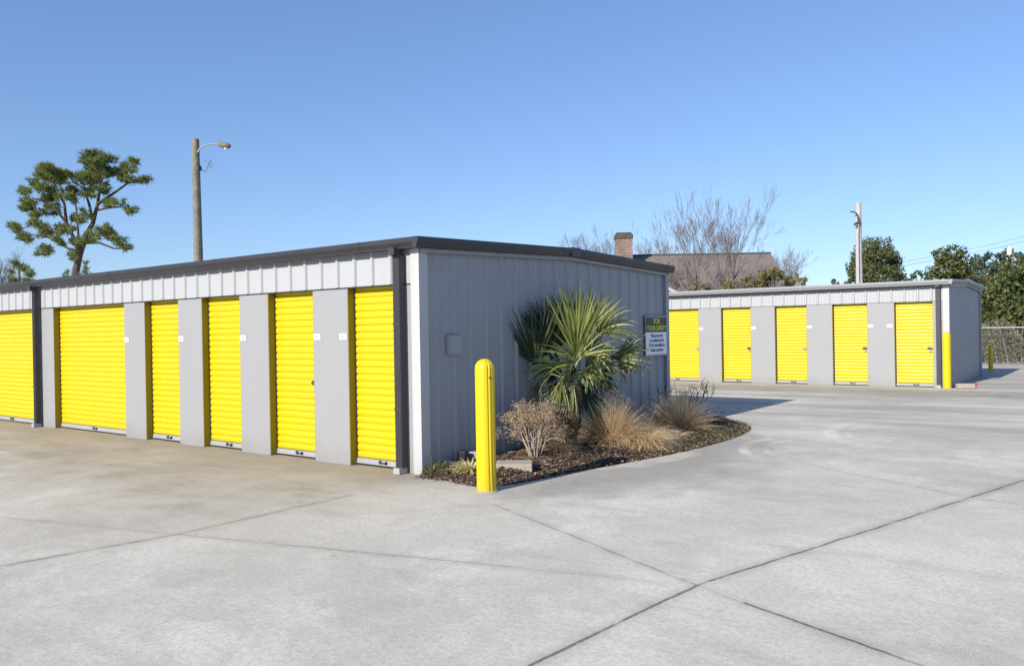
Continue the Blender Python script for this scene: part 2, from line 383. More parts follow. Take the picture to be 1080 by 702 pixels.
def downspout(x, y0, ztop, parent, wdt=.105, mat='spout', foot=True):
    yb = y0-.005
    mb = MB().box(x-wdt/2, x+wdt/2, yb-.085, yb, .07, ztop-.06)
    mb.box(x-wdt/2+.004, x+wdt/2-.004, yb-.16, yb-.02, ztop-.06+.001, ztop+.02)
    for k in (-.5, 0, .5): mb.box(x+k*wdt*.55-.008, x+k*wdt*.55+.008, yb-.089, yb-.0852, .07, ztop-.06)
    o = mb.build('downspout', M[mat], parent)
    for z in (.75, 1.75): MB().box(x-wdt/2-.004, x+wdt/2+.004, yb-.090, yb-.001, z, z+.03).build('strap', M[mat], o)
    sh = MB().prism([Vector((-wdt/2, 0, 0)), Vector((wdt/2, 0, 0)), Vector((wdt/2-.004, 0, .07)), Vector((-wdt/2+.004, 0, .07))], Vector((x, yb-.13, .004)), Vector((x, yb, .004)))
    sh.build('outlet', M['galv'], o)
    return o
def plate(x, z, y, parent):
    p = MB().box(x-.07, x+.07, y-.006, y-.002, z-.04, z+.04).build('number_plate', M['whiteplate'], parent)
    mb = MB()
    for i in range(4): mb.box(x-.032+i*.018, x-.022+i*.018, y-.0085, y-.0065, z-.013, z+.013)
    mb.build('number_print', M['greyprint'], p)

def storage(label, ox, oy, L, D, hdr0, hdr1, eave, rise, doors, spouts, header_splits, pitch, phase, light, over=.05, extra_plates=(), group=None, plates=True, trim_x=None):
    """front on y=oy facing -y, right end wall on x=ox, runs to x=ox-L. doors: (x0,x1,latch) in world x"""
    root = empty('storage_building', (ox, oy, 0), label, 'storage building', group)
    trim = M['paletrim'] if light else M['bronze']
    ridge = oy+D/2; xl = ox-L
    topw = lambda y: eave-.06+rise*(1-abs((y-ridge))/(D/2))
    # pillars: between doors
    ds = sorted(doors); edges = []; prev = xl
    for a, b, _ in ds:
        if a > prev+.02: edges.append((prev, a))
        prev = b
    last = (prev, trim_x)
    for a, b in edges+[last]:
        if b-a < .04: continue
        MB().box(a, b, oy, oy+.15, 0.002, hdr0+.02).build('pillar', M['pillar'], root)
    # jambs and doors
    for a, b, lt in ds:
        d = make_door('d', a+.01, b-.01, oy+.125, hdr0+.01, root, lt)
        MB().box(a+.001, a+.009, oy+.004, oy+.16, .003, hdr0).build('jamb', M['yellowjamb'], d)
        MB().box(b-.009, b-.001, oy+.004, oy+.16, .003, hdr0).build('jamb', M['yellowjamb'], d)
        MB().box(a+.008, a+.028, oy+.107, oy+.111, .003, hdr0).build('guide_rail', M['darkmetal'], d)
    MB().box(xl, ox-.12, oy+.17, oy+.19, 0, eave-.1).build('inner_lining', M['darkmetal'], root)
    # header panels
    for a, b in header_splits:
        panel_x(MB(), a, b, oy-.004, hdr1+.06, hdr0, pitch, phase).build('header_panel', M['header'], root)
    MB().box(xl, trim_x, oy-.012, oy+.14, hdr0-.014, hdr0-.002).build('header_trim', M['paletrim'] if light else M['spout'], root)
    MB().box(xl, trim_x, oy-.0005, oy+.12, hdr0+.022, eave-.03).build('header_backing', M['wall'], root)
    # corner trim on front and end wall
    MB().box(trim_x, ox+.002, oy-.03, oy+.12, 0.002, eave-.10).build('corner_trim', M['corner'], root)
    MB().box(ox-.06, ox+.03, oy+D-.11, oy+D+.005, 0.002, topw(oy+D)-.06).build('corner_trim', M['wall'], root)
    # end walls, back wall
    e = panel_y(MB(), oy+.121, oy+D-.111, ox-.028, topw, .002, pitch, oy+.30,   .011 if light else .025)
    e.build('end_wall', M['wall'], root)
    bk = MB().box(xl, ox-.03, oy+D-.03, oy+D, 0, eave-.05)
    bk.add([(xl, oy+.01, 0), (xl, oy+D, 0), (xl, oy+D, topw(oy+D)), (xl, ridge, topw(ridge)), (xl, oy+.01, topw(oy))], [(0, 1, 2, 3, 4)])
    bk.build('back_wall', M['wall'], root)
    # roof
    ov = .06; zt = eave-.012
    rp = [(oy-over+.01, zt), (ridge, zt+rise), (oy+D+.04, zt), (oy+D+.04, zt-.03), (ridge, zt+rise-.03), (oy-over+.01, zt-.03)]
    MB().prism([Vector((0, a, b)) for a, b in rp], Vector((xl-.05, 0, 0)), Vector((ox+.028, 0, 0))).build('roof', M['whiteroof'] if light else M['wall'], root)
    # gutter along the front
    pr = [Vector((0, oy-over+a, eave-.125+b)) for a, b in G_PROF]
    MB().prism(pr, Vector((xl-.05, 0, 0)), Vector((ox+.03, 0, 0))).build('gutter', trim, root, bevel=.003)
    if not light:
        xx = ox-.9
        while xx > xl:
            MB().prism([p+Vector((0, -.0025 if p.y < oy-over-.06 else 0, .002 if p.z > eave-.05 else 0)) for p in pr], Vector((xx, 0, 0)), Vector((xx+.05, 0, 0))).build('gutter_joint', trim, root); xx -= 3.05
    MB().box(xl, trim_x-.002, oy-.016, oy-.002, eave-.185, eave-.15).build('drip_edge', M['paletrim'], root)
    # rake trim on the end wall, two runs meeting at the ridge
    for y0, z0, y1, z1 in ((oy-over-.12, eave-.125, ridge, eave-.125+rise), (ridge, eave-.125+rise, oy+D+.09, eave-.125)):
        prf = [Vector((-a*.75, 0, b)) for a, b in G_PROF]
        MB().prism(prf, Vector((ox+.031, y0, z0)), Vector((ox+.031, y1, z1))).build('rake_trim', trim, root, bevel=.003)
        if y1 > ridge: z1 = z1; y1b = y1-.06
        else: y1b = y1
        MB().prism([Vector((0, 0, -.05)), Vector((.012, 0, -.05)), Vector((.012, 0, -.003)), Vector((0, 0, -.003))], Vector((ox+.032, max(y0, oy-.03), z0)), Vector((ox+.032, y1b, z1))).build('rake_flashing', M['paletrim'], root)
    MB().obox((ox+.075, ridge, eave-.125+rise+.065), .108, .24, .135).build('ridge_cap', trim, root, bevel=.01)
    for s in spouts: downspout(s, oy-.032, eave-.13, root)
    if plates:
        for a, b in edges:
            if b-a > .3: plate(a+.075 if a > xl+.1 else a+.2, 1.63, oy, root)
    for px in extra_plates: plate(px, 1.63, oy, root)
    return root

D1 = [(-16.2, -13.7, None), (-12.95, -10.10, None), (-9.385, -6.80, None), (-6.158, -5.159, None), (-4.52, -3.561, None), (-2.903, -1.942, 'dark'), (-1.272, -.345, 'red')]
b1 = storage('near storage building with yellow doors, dark bronze gutter and planted grey end wall', 0, 0, 18, 6.384,
             2.25, 2.60, 2.772, .095, D1, (-.285, -9.93), [(-17.9, -10.0), (-9.86, -.34), (-.23, -.135)], .318, -.482, False, extra_plates=(-1.36,), trim_x=-.133)
D2 = [(-15.4, -14.45, None), (-13.77, -12.82, None), (-12.14, -11.19, None), (-10.51, -9.56, None), (-8.88, -7.93, None), (-7.25, -6.3, None), (-5.62, -4.0, 'pale') , (-3.28, -2.35, 'dark'), (-1.64, -.72, 'pale'), (-.02, .91, 'dark'), (1.58, 2.52, 'dark')]
b2 = storage('farther storage row across the drive, yellow doors under a pale roof edge', 2.9, 16.583, 19, 5.44,
             2.26, 2.56, 2.79, .10, D2, (2.655,), [(-16.0, 2.58), (2.73, 2.758)], .322, -.7318, True, over=.12, extra_plates=(1.47,), trim_x=2.76)

# ------------------------------------------------------------------ ground
gr = MB().add([(-900, -900, -.035), (900, -900, -.035), (900, 900, -.035), (-900, 900, -.035)], [(0, 1, 2, 3)]).build('ground', M['dirt'])
tag(gr, kind='structure')
# planting bed outline (world)
BED = [(-.02, .0), (.45, -.14), (.95, -.27), (1.12, -.20), (1.28, .1), (1.40, .96), (1.56, 1.76), (1.74, 2.66), (1.86, 3.62), (1.87, 4.87), (1.74, 5.75), (1.50, 6.45), (1.05, 6.98), (.5, 7.25), (-.02, 7.3)]
def smooth_poly(P, it=2):
    for _ in range(it):
        Q = [P[0]]
        for i in range(len(P)-1):
            a, b = P[i], P[i+1]
            Q += [(a[0]*.75+b[0]*.25, a[1]*.75+b[1]*.25), (a[0]*.25+b[0]*.75, a[1]*.25+b[1]*.75)]
        Q.append(P[-1]); P = Q
    return P
BEDS = smooth_poly(BED, 2)
def bed_w(y):                                   # outer x of the bed at this y
    best = None
    for (ax, ay), (bx, by) in zip(BEDS, BEDS[1:]):
        if (ay-y)*(by-y) <= 0 and abs(ay-by) > 1e-6:
            x = ax+(bx-ax)*(y-ay)/(by-ay); best = x if best is None else max(best, x)
    return best
# pavement: one sheet with the bed cut out as a real edge
import bmesh
bm = bmesh.new()
outer = [(-60, -40), (60, -40), (60, 31.2), (-60, 31.2)]
ov = [bm.verts.new((x, y, 0)) for x, y in outer]
iv = [bm.verts.new((x, y, 0)) for x, y in BEDS]
es = [bm.edges.new((ov[i], ov[(i+1) % 4])) for i in range(4)] + [bm.edges.new((iv[i], iv[(i+1) % len(iv)])) for i in range(len(iv))]
bmesh.ops.triangle_fill(bm, use_beauty=True, edges=es)
# drop any face inside the bed
def inside(x, y):
    c = False; n = len(BEDS)
    for i in range(n):
        x1, y1 = BEDS[i]; x2, y2 = BEDS[(i+1) % n]
        if (y1 > y) != (y2 > y) and x < (x2-x1)*(y-y1)/(y2-y1)+x1: c = not c
    return c
bmesh.ops.delete(bm, geom=[f for f in bm.faces if inside(*f.calc_center_median()[:2])], context='FACES_ONLY')
for f in bm.faces:
    if f.normal.z < 0: f.normal_flip()
r = bmesh.ops.extrude_face_region(bm, geom=list(bm.faces))
for v in r['geom']:
    if isinstance(v, bmesh.types.BMVert): v.co.z -= .12
bmesh.ops.recalc_face_normals(bm, faces=list(bm.faces))
me = bpy.data.meshes.new('concrete_pavement'); bm.to_mesh(me); bm.free(); me.materials.append(M['concrete'])
pv = bpy.data.objects.new('concrete_pavement', me); col.objects.link(pv); tag(pv, kind='structure')

def bed_z(x, y):
    e = bed_w(y)
    if e is None or x > e: return -.02
    d = min(e-x, (y+.28)*1.0, (7.35-y))
    k = max(0, min(1, d/.55)); k = k*k*(3-2*k)
    return -.02+.10*k+.012*math.sin(x*7+y*3)*k+.010*math.sin(y*11-x*5)*k
mb = MB(); NX, NY = 40, 130; idx = {}
for j in range(NY+1):
    y = -.26+(7.28+.26)*j/NY; e = bed_w(y) or .02
    for i in range(NX+1):
        x = 0.003+(e-.003)*i/NX
        z = bed_z(x-.001, y)+RU(-.010, .010)*(1 if i < NX else 0)
        idx[i, j] = len(mb.v); mb.v.append((x, y, z))
for j in range(NY):
    for i in range(NX): mb.f.append((idx[i, j], idx[i+1, j], idx[i+1, j+1], idx[i, j+1]))
bed = mb.build('planting_bed', M['mulchbase'], smooth=True); tag(bed, kind='structure')
mb = MB(); n = 0
while n < 15000:
    y = RU(-.26, 7.25); e = bed_w(y)
    if e is None: continue
    x = RU(.01, e+(.05 if random.random() < .05 else -.01)); z = (bed_z(x, y) if x < e else 0)+RU(.003, .018)
    l = RU(.008, .032); q = RU(.004, .012); a = RU(0, math.pi); ti = RU(-.5, .5)
    d = Vector((math.cos(a), math.sin(a), RU(-.35, .35)))*l; s2 = Vector((-math.sin(a), math.cos(a), ti))*q; p = Vector((x, y, z))
    mb.add([p-d-s2, p+d-s2*.7, p+d*1.05+s2, p-d+s2], [(0, 1, 2, 3)]); n += 1
tag(mb.build('mulch', M['chips']), 'dark brown shredded mulch covering the bed along the grey end wall', 'mulch', kind='stuff')
mb = MB()
for i in range(1500):
    y = RU(-.2, 7.2); e = bed_w(y) or 0
    x = e-abs(random.gauss(0, .28)) if random.random() < .7 else RU(.05, e)
    if x < .02: continue
    a = RU(0, 6.28); p = Vector((x, y, max(bed_z(x, y), .0)+RU(.01, .03))); d = Vector((math.cos(a), math.sin(a), RU(-.4, .4)))*RU(.01, .025); s2 = Vector((-math.sin(a), math.cos(a), RU(-.5, .5)))*RU(.006, .014)
    mb.add([p-d, p+s2, p+d, p-s2], [(0, 1, 2, 3)])
tag(mb.build('fallen_leaves', M['dryleaf']), 'small tan fallen leaves scattered over the mulch and its edge', 'leaves', kind='stuff')
mb = MB()
for i in range(170):
    y = RU(-.3, 7.0); e = bed_w(max(y, -.2)) or .5
    x = e+abs(random.gauss(0, .35))+.01
    if random.random() < .35: x, y = RU(-9, 0), -abs(random.gauss(.03, .25))-.02
    a = RU(0, 6.28); p = Vector((x, y, .009)); d = Vector((math.cos(a), math.sin(a), RU(-.2, .2)))*RU(.007, .018); s2 = Vector((-math.sin(a), math.cos(a), RU(-.2, .2)))*RU(.004, .010)
    mb.add([p-d, p+s2, p+d, p-s2], [(0, 1, 2, 3)])
tag(mb.build('loose_debris', M['chips']), 'bits of mulch and leaf blown onto the concrete round the bed and doors', 'debris', kind='stuff')
mb = MB()
for i in range(1700):                            # green weeds
    if random.random() < .62: y = random.gauss(5.3, .75); x = (bed_w(min(max(y, 0), 7)) or 1)-abs(random.gauss(.22, .28))
    elif random.random() < .5: y = random.gauss(3.3, .5); x = 1.7-abs(random.gauss(0, .12))
    else: y = random.gauss(.02, .10); x = random.gauss(.16, .10)
    if y < -.2 or y > 7.1: continue
    e = bed_w(y)
    if e is None or x > e-.01 or x < .02: continue
    p = Vector((x, y, bed_z(x, y))); a = RU(0, 6.28); h = RU(.02, .07); o = Vector((math.cos(a), math.sin(a), 0))*RU(.01, .05)
    s2 = Vector((-math.sin(a), math.cos(a), 0))
    mb.strip([p, p+o*.4+Vector((0, 0, h*.5)), p+o*1.4+Vector((0, 0, h*.6))], [.004, .004, .0008], s2)
tag(mb.build('weeds', M['greenblade']), 'patchy low green weeds along the outer edge of the mulch bed', 'weeds', kind='stuff')

# ------------------------------------------------------------------ grasses
def tussock(name, base, n, L, spread, mat, label, cat, group, wd=.0035, droop=.5, flat=1.0, lean=(0, 0)):
    mb = MB(); base = Vector(base)
    for i in range(n):
        a = RU(0, 2*math.pi); r0 = abs(random.gauss(0, spread*.35)); b = base+Vector((math.cos(a)*r0, math.sin(a)*r0, 0))
        a2 = a+random.gauss(0, .5); out = Vector((math.cos(a2), math.sin(a2), 0)); el = RU(.25, 1.5)*flat; l = L*RU(.45, 1.1)
        d = out*math.cos(el)+Vector((lean[0], lean[1], math.sin(el))); d.normalize(); pts = [b]; p = b.copy()
        for k in range(5):
            p = p+d*(l/5); d = (d+Vector((random.gauss(0, .05), random.gauss(0, .05), -droop*.25*(k+1)*.5))).normalized()
            if p.z < .03: p.z = .03+RU(0, .02)
            pts.append(p.copy())
        s2 = d.cross(Vector((0, 0, 1)));  s2 = s2.normalized() if s2.length > 1e-3 else Vector((1, 0, 0))
        s2 = (s2+Vector((RU(-.5, .5), RU(-.5, .5), RU(-.5, .5)))).normalized()
        q = wd*RU(.9, 1.6); mb.strip(pts, [q, q, q*.9, q*.7, q*.45, q*.1], s2)
    o = mb.build(name, mat); 
    # origin at base
    me = o.data
    me.transform(Matrix.Translation(-base)); o.location = base
    return tag(o, label, cat, group)
GG = 'dry ornamental grass clumps in the bed'
tussock('ornamental_grass', (.80, 2.95, .06), 2900, .72, .17, M['drygrass'], 'largest tan dry grass clump, upright spray right of the fan palm', 'grass clump', GG)
tussock('ornamental_grass', (1.15, 3.15, .05), 2900, .55, .32, M['drygrass'], 'flattened tan dry grass matted towards the concrete edge', 'grass clump', GG, droop=.9, flat=.55)
tussock('ornamental_grass', (.98, 4.75, .05), 2300, .66, .20, M['drygrass'], 'tan dry grass clump farthest back, near the sign', 'grass clump', GG)
tussock('ornamental_grass', (.62, 1.95, .06), 750, .38, .10, M['drygrass'], 'small brown dry grass tuft at the foot of the palm beside the bare bush', 'grass clump', GG, droop=.8)
tussock('ornamental_grass', (1.1, 4.0, .03), 900, .36, .28, M['drygrass'], 'low thin dry grass lying between the big clump and the far clump', 'grass clump', GG, droop=.9, flat=.6)
tussock('grass_tuft', (.50, .26, .05), 420, .24, .16, M['yellowgrass'], 'bright yellow straw tuft behind the near yellow bollard', 'grass tuft', None, wd=.006, droop=.7, flat=.6)
tussock('green_weed', (.14, -.03, .0), 26, .30, .02, M['greenblade'], 'single green weed with long blades at the white corner trim', 'weed', None, wd=.005, droop=.25)

# ------------------------------------------------------------------ shrubs in the bed
def branch(mb, p, d, l, r, depth, tips, bend=.25, kids=(2, 3), shrink=.72, up=.15, minr=.0012, seg=3, sides=4, spread=.6):
    pts = [p.copy()]; rad = [r]
    for k in range(seg):
        d = (d+Vector((random.gauss(0, bend), random.gauss(0, bend), random.gauss(0, bend)+up))*.5).normalized()
        p = p+d*(l/seg); pts.append(p.copy()); rad.append(max(minr, r*(1-.35*(k+1)/seg)))
    mb.tube(pts, rad, sides if r > minr*3 else 3, cap=False)
    if depth == 0: tips.append((p.copy(), d.copy())); return
    for k in range(random.randint(*kids)):
        dd = (d+Vector((random.gauss(0, spread), random.gauss(0, spread), random.gauss(0, spread*.6)))).normalized()
        q = pts[random.randint(max(1, seg-1), seg)]
        branch(mb, q, dd, l*shrink*RU(.75, 1.15), rad[-1]*.8, depth-1, tips, bend, kids, shrink, up, minr, seg, sides, spread)
def leaves_at(mb, tips, n, size, sc_=.05):
    for p, d in tips:
        for k in range(n):
            q = p+Vector((random.gauss(0, sc_), random.gauss(0, sc_), random.gauss(0, sc_))); a = Vector((RU(-1, 1), RU(-1, 1), RU(-1, 1))).normalized(); b = a.orthogonal().normalized()
            s = size*RU(.6, 1.3); mb.add([q-a*s, q+b*s*.45, q+a*s, q-b*s*.45], [(0, 1, 2, 3)])
bush = empty('dry_bush', (.62, 1.36, .06), 'leafless twiggy bush with pale stems, between the near bollard and the palm', 'bush')
mb = MB(); tips = []
for i in range(12):
    a = 2*math.pi*i/12+RU(-.2, .2); t = RU(.1, .48)
    branch(mb, Vector((.62+.05*math.cos(a), 1.36+.05*math.sin(a), .05)), Vector((math.cos(a)*t, math.sin(a)*t, 1)).normalized(), RU(.31, .38), .011, 5, tips, .22, (2, 4), .60, .08, .0019, 3, 4, .6)
mb.build('branches', M['drytwig'], bush)
mb = MB(); leaves_at(mb, tips[::2], 2, .013, .03); mb.build('dry_foliage', M['dryleaf'], bush)

sh = empty('bare_shrub', (.62, 5.5, .05), 'dark leggy shrub at the far end of the bed below the sign', 'bush')
mb = MB(); tips = []
for i in range(11):
    a = RU(0, 6.28); t = RU(.3, 1.1)
    branch(mb, Vector((.62+RU(-.2, .25), 5.5+RU(-.35, .35), .04)), Vector((math.cos(a)*t, math.sin(a)*t, .9)).normalized(), RU(.26, .42), .014, 3, tips, .4, (2, 3), .72, .2, .0045, 4, 4, .6)
mb.build('branches', M['darktwig'], sh)
mb = MB(); leaves_at(mb, tips, 1, .014, .04)
for i in range(900):
    p = Vector((random.gauss(.7, .28), random.gauss(5.6, .45), RU(.05, .3))); leaves_at(mb, [(p, p)], 1, .022, .02)
mb.build('foliage', M['palmdark'], sh)
for k, (x0, y0, z0, x1, y1, z1, lb) in enumerate([(1.05, 3.3, .12, .78, 4.75, .62, 'upper of two long bare pale stalks leaning over the dry grass'), (1.07, 3.35, .1, .9, 4.95, .40, 'lower of two long bare pale stalks leaning over the dry grass')]):
    A, B = Vector((x0, y0, z0)), Vector((x1, y1, z1))
    o = MB().tube([A, A.lerp(B, .35)+Vector((0, 0, .02)), A.lerp(B, .7)+Vector((.01, 0, .03)), B], [.006, .005, .004, .002], 5).build('dry_stalk', M['drytwig']); tag(o, lb, 'stalk', 'dry stalks over the grass')

# ------------------------------------------------------------------ palm
palm = empty('fan_palm', (.60, 2.12, .04), 'green fan palm standing against the grey ribbed end wall', 'palm')
PB = Vector((.60, 2.12, 0))
mb = MB(); pts = [PB+Vector((.005*i, .01*i, .03+i*.09)) for i in range(11)]
mb.tube(pts, [.13+.02*math.sin(i*1.7) for i in range(11)], 12)
for i in range(70):
    a = RU(0, 6.28); z = RU(.05, .95); c = PB+Vector((math.cos(a)*.12, math.sin(a)*.12, z)); o = Vector((math.cos(a), math.sin(a), 0)); s2 = Vector((-o.y, o.x, 0))
    mb.strip([c-o*.02, c+o*.05+Vector((0, 0, .09)), c+o*.10+Vector((0, 0, .16))], [.03, .022, .012], s2)
mb.build('trunk', M['thatch'], palm)
def fan(hub, ax, nrm, L, half, nb, mat, droop=.12, wdt=.017, pet=True, rnd=.06, petmat=None):
    ax = ax.normalized(); nrm = (nrm-ax*nrm.dot(ax)).normalized(); sd_ = ax.cross(nrm)
    mb = MB()
    if pet:
        top = PB+Vector((.03, .05, 1.0)) if hub.z > .95 else PB+Vector((0, 0, hub.z*.75))
        mid = top.lerp(hub, .5)+Vector((0, 0, .06)); mb.tube([top, mid, hub], [.012, .009, .007], 5)
    for i in range(nb):
        t = -half+2*half*i/(nb-1)+random.gauss(0, .025)
        d = ax*math.cos(t)+sd_*math.sin(t)+nrm*(.22*math.cos(t*1.3)+random.gauss(0, rnd)); d.normalize()
        l = L*(.72+.28*math.cos(t*.8))*RU(.82, 1.06); p = hub.copy(); pts = [p.copy()]; dr = droop*RU(.4, 1.8)
        for k in range(6):
            p = p+d*(l/6); pts.append(p.copy()); d = (d+Vector((0, 0, -dr*.10*(k+1)))+nrm*random.gauss(0, .02)).normalized()
        s2 = d.cross(nrm).normalized(); s2 = (s2+nrm*RU(-.5, .5)).normalized()
        q = wdt*RU(.8, 1.15); w6 = [q*.35, q*.9, q, q*.85, q*.6, q*.33, q*.05]
        up = nrm*.25*q
        n0 = len(mb.v)                            # folded blade: two half ribbons sharing the midrib
        for pp, ww in zip(pts, w6):
            mb.v += [tuple(pp-s2*ww+nrm*ww*.5), tuple(pp), tuple(pp+s2*ww+nrm*ww*.5)]
        for k in range(6):
            a = n0+3*k; mb.f += [(a, a+1, a+4, a+3), (a+1, a+2, a+5, a+4)]
    return mb.build('frond', mat, palm)
R_, U_, TC = Vector((.797, .603, 0)), Vector((0, 0, 1)), Vector((.603, -.797, .1))
def fr(px, py, xv, dx, dy, tc, L, half, nb, mat, **k):
    hub = at_x(px, py, xv); ax = R_*dx+U_*dy+TC*tc
    return fan(hub, ax, TC+U_*(.25 if dy < .9 else 0)-ax*.1, L, half, nb, M[mat], **k)
fr(607, 374, .84, .02, 1, .05, 1.04, .50, 12, 'palm', droop=.05, wdt=.019, rnd=.12)
fr(608, 376, .88, .0, 1, .3, .66, 1.35, 17, 'palm', droop=.15, wdt=.016, rnd=.28)
fr(605, 382, .90, -.35, .6, .45, .52, 1.1, 12, 'palm', droop=.35, wdt=.019, rnd=.25)
fr(610, 362, .60, .25, 1, .0, .80, .55, 14, 'palm', droop=.15, wdt=.019, rnd=.1)
fr(648, 378, .72, 1, .22, .05, .60, .75, 16, 'palm', droop=.08, wdt=.019)
fr(630, 350, .72, .75, .75, .1, .62, 1.0, 24, 'palm', droop=.35)
fr(618, 372, .80, .75, .25, .3, .50, 1.3, 22, 'palm', droop=.5)
fr(620, 394, .78, .5, -.3, .3, .32, 1.4, 14, 'palm', droop=.6, rnd=.5, wdt=.013)
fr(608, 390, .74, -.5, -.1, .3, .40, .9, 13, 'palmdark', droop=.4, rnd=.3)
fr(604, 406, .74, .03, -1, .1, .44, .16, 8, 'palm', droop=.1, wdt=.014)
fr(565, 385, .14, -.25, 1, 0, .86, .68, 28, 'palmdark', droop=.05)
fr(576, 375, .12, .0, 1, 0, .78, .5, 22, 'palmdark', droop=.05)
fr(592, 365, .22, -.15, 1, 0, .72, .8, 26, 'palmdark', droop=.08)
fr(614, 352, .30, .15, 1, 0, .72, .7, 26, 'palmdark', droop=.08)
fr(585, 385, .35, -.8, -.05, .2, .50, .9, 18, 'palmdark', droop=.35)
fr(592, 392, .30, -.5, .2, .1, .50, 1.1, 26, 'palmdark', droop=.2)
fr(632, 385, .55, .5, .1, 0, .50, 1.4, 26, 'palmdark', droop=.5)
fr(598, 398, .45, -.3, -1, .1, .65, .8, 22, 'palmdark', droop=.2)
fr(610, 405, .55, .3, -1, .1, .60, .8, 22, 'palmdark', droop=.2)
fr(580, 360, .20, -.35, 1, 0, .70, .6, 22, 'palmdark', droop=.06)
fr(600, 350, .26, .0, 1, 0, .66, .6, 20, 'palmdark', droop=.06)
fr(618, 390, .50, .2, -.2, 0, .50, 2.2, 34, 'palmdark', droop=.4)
fr(592, 400, .60, -.15, -1, .3, .5, .4, 10, 'palm', droop=.15, wdt=.012, rnd=.2)
fr(566, 398, .12, -.1, -1, 0, .42, .35, 12, 'palmdead', droop=.1, wdt=.012)
fr(650, 382, .72, .75, -.4, .1, .36, .7, 14, 'palmdead', droop=.5)
fr(636, 398, .60, .2, -1, .1, .42, .7, 16, 'palmdead', droop=.2, wdt=.010)
fr(600, 415, .70, -.1, -1, .1, .40, .6, 14, 'palmdead', droop=.2, wdt=.012)

# ------------------------------------------------------------------ bollards, block, box, sign
def bollard(x, y, h, r, label, mat='yellowpost', seam=True):
    o = empty('bollard', (x, y, 0), label, 'bollard', 'yellow bollards')
    prof = [(r*1.0, 0.003), (r*1.015, .02), (r, .05)]+[(r, .05+(h-r-.05)*i/10) for i in range(1, 11)]+[(r*math.cos(t), h-r+r*.95*math.sin(t)) for t in [math.pi/2*k/10 for k in range(1, 10)]]+[(r*.06, h-r*.045)]
    A0 = math.atan2(-.797+.603*.42, .603+.797*.42)
    def rf(t, z):
        q = 1.0
        for a0 in (A0, A0+.36):
            dd = (t-a0-(.25*max(0, .35-z)) + math.pi) % (2*math.pi)-math.pi
            q -= .085*math.exp(-(dd/.075)**2)
        return q
    MB().lathe(prof, (x, y, 0), 180 if seam else 24, rf if seam else None).build('sleeve', M[mat], o, smooth=True)
    MB().lathe([(r*1.25, .0015), (r*1.2, .012), (r*1.02, .016)], (x, y, 0), 24).build('base_collar', M['block'], o)
    if seam:
        c = Vector((x, y, h-.20)); d = Vector((math.cos(A0+.2), math.sin(A0+.2), 0))
        MB().obox(c+d*r, .016, .03, .012, math.atan2(d.y, d.x)).build('strap_clip', M['darkmetal'], o)
    return o
bollard(1.235, -.36, 1.385, .103, 'big yellow bollard in the foreground at the tip of the mulch bed')
bollard(2.86, 16.38, 1.45, .098, 'yellow bollard at the white corner of the far storage row', seam=False)
bollard(2.83, 24.8, .90, .07, 'small distant yellow bollard in shade before the chain-link fence', seam=False)
o = MB().obox((.86, .62, .085), .42, .27, .10, .62, .04).build('concrete_block', M['block'], bevel=.012); tag(o, 'tan concrete paving block lying in the mulch behind the near bollard', 'block')
o = MB().obox((.13, .80, .13), .15, .10, .10, .2).build('concrete_block', M['paletrim'], bevel=.01); tag(o, 'small pale grey block against the foot of the end wall', 'block')
o = MB().obox((.085, .62, .14), .10, .10, .13, .1).build('drain_outlet', M['black'], bevel=.01); tag(o, 'small black drain box at the foot of the end wall beside the pale block', 'drain box')
st = empty('wheel_stop', (3.25, 16.45, 0), 'short tan concrete kerb piece lying beside the far yellow bollard', 'kerb block')
MB().obox((3.25, 16.50, .07), .42, .16, .12, .55).build('block', M['block'], st, bevel=.015)
MB().tube([(3.44, 16.60, .10), (3.49, 16.63, .10)], .035, 10).build('rusty_end', M['red'], st)
bx = empty('utility_box', (.0, .57, 1.5), 'plain grey utility box on the end wall left of the palm', 'utility box')
MB().box(-.025, .028, .455, .70, 1.385, 1.63).build('case', M['box'], bx, bevel=.008)
MB().box(.029, .036, .47, .685, 1.40, 1.615).build('cover', M['box'], bx, bevel=.004)
# sign
sg = empty('warning_sign', (.03, 5.9, 1.53), 'black and white sign with yellow lettering at the far end of the wall', 'sign')
MB().box(.018, .024, 5.50, 6.30, 1.21, 1.86).build('backing', M['signwhite'], sg)
MB().box(.0245, .0275, 5.505, 6.295, 1.60, 1.855).build('top_panel', M['black'], sg)
MB().box(.0245, .0275, 5.505, 6.295, 1.215, 1.597).build('lower_panel', M['signwhite'], sg)
mb = MB(); mb.box(.015, .035, 5.47, 6.33, 1.865, 1.885).box(.015, .035, 5.47, 6.33, 1.185, 1.205); mb.build('frame', M['paletrim'], sg)
def text(s, y, z, size, mat, parent):
    cu = bpy.data.curves.new('t', 'FONT'); cu.body = s; cu.size = size; cu.align_x = 'CENTER'; cu.align_y = 'CENTER'; cu.extrude = .0008; cu.offset = .002
    ob = bpy.data.objects.new('t', cu); col.objects.link(ob)
    dg = bpy.context.evaluated_depsgraph_get(); me = bpy.data.meshes.new_from_object(ob.evaluated_get(dg)); bpy.data.objects.remove(ob); bpy.data.curves.remove(cu)
    me.transform(Matrix.Rotation(math.pi/2, 4, 'Z') @ Matrix.Rotation(math.pi/2, 4, 'X')); me.materials.clear(); me.materials.append(mat)
    pl_ = Vector(parent['_w']); me.transform(Matrix.Translation(Vector((.0300, y, z))-pl_))
    o = bpy.data.objects.new('lettering', me); col.objects.link(o); o.parent = parent; return o
text('FOR', 5.90, 1.785, .125, M['signyellow'], sg); text('YOUR SAFETY', 5.90, 1.668, .115, M['signyellow'], sg)
for i, s in enumerate(('This property', 'is monitored by', '24 hr surveillance', 'video cameras')):
    text(s, 5.90, 1.54-i*.083, .083, M['navy'], sg)

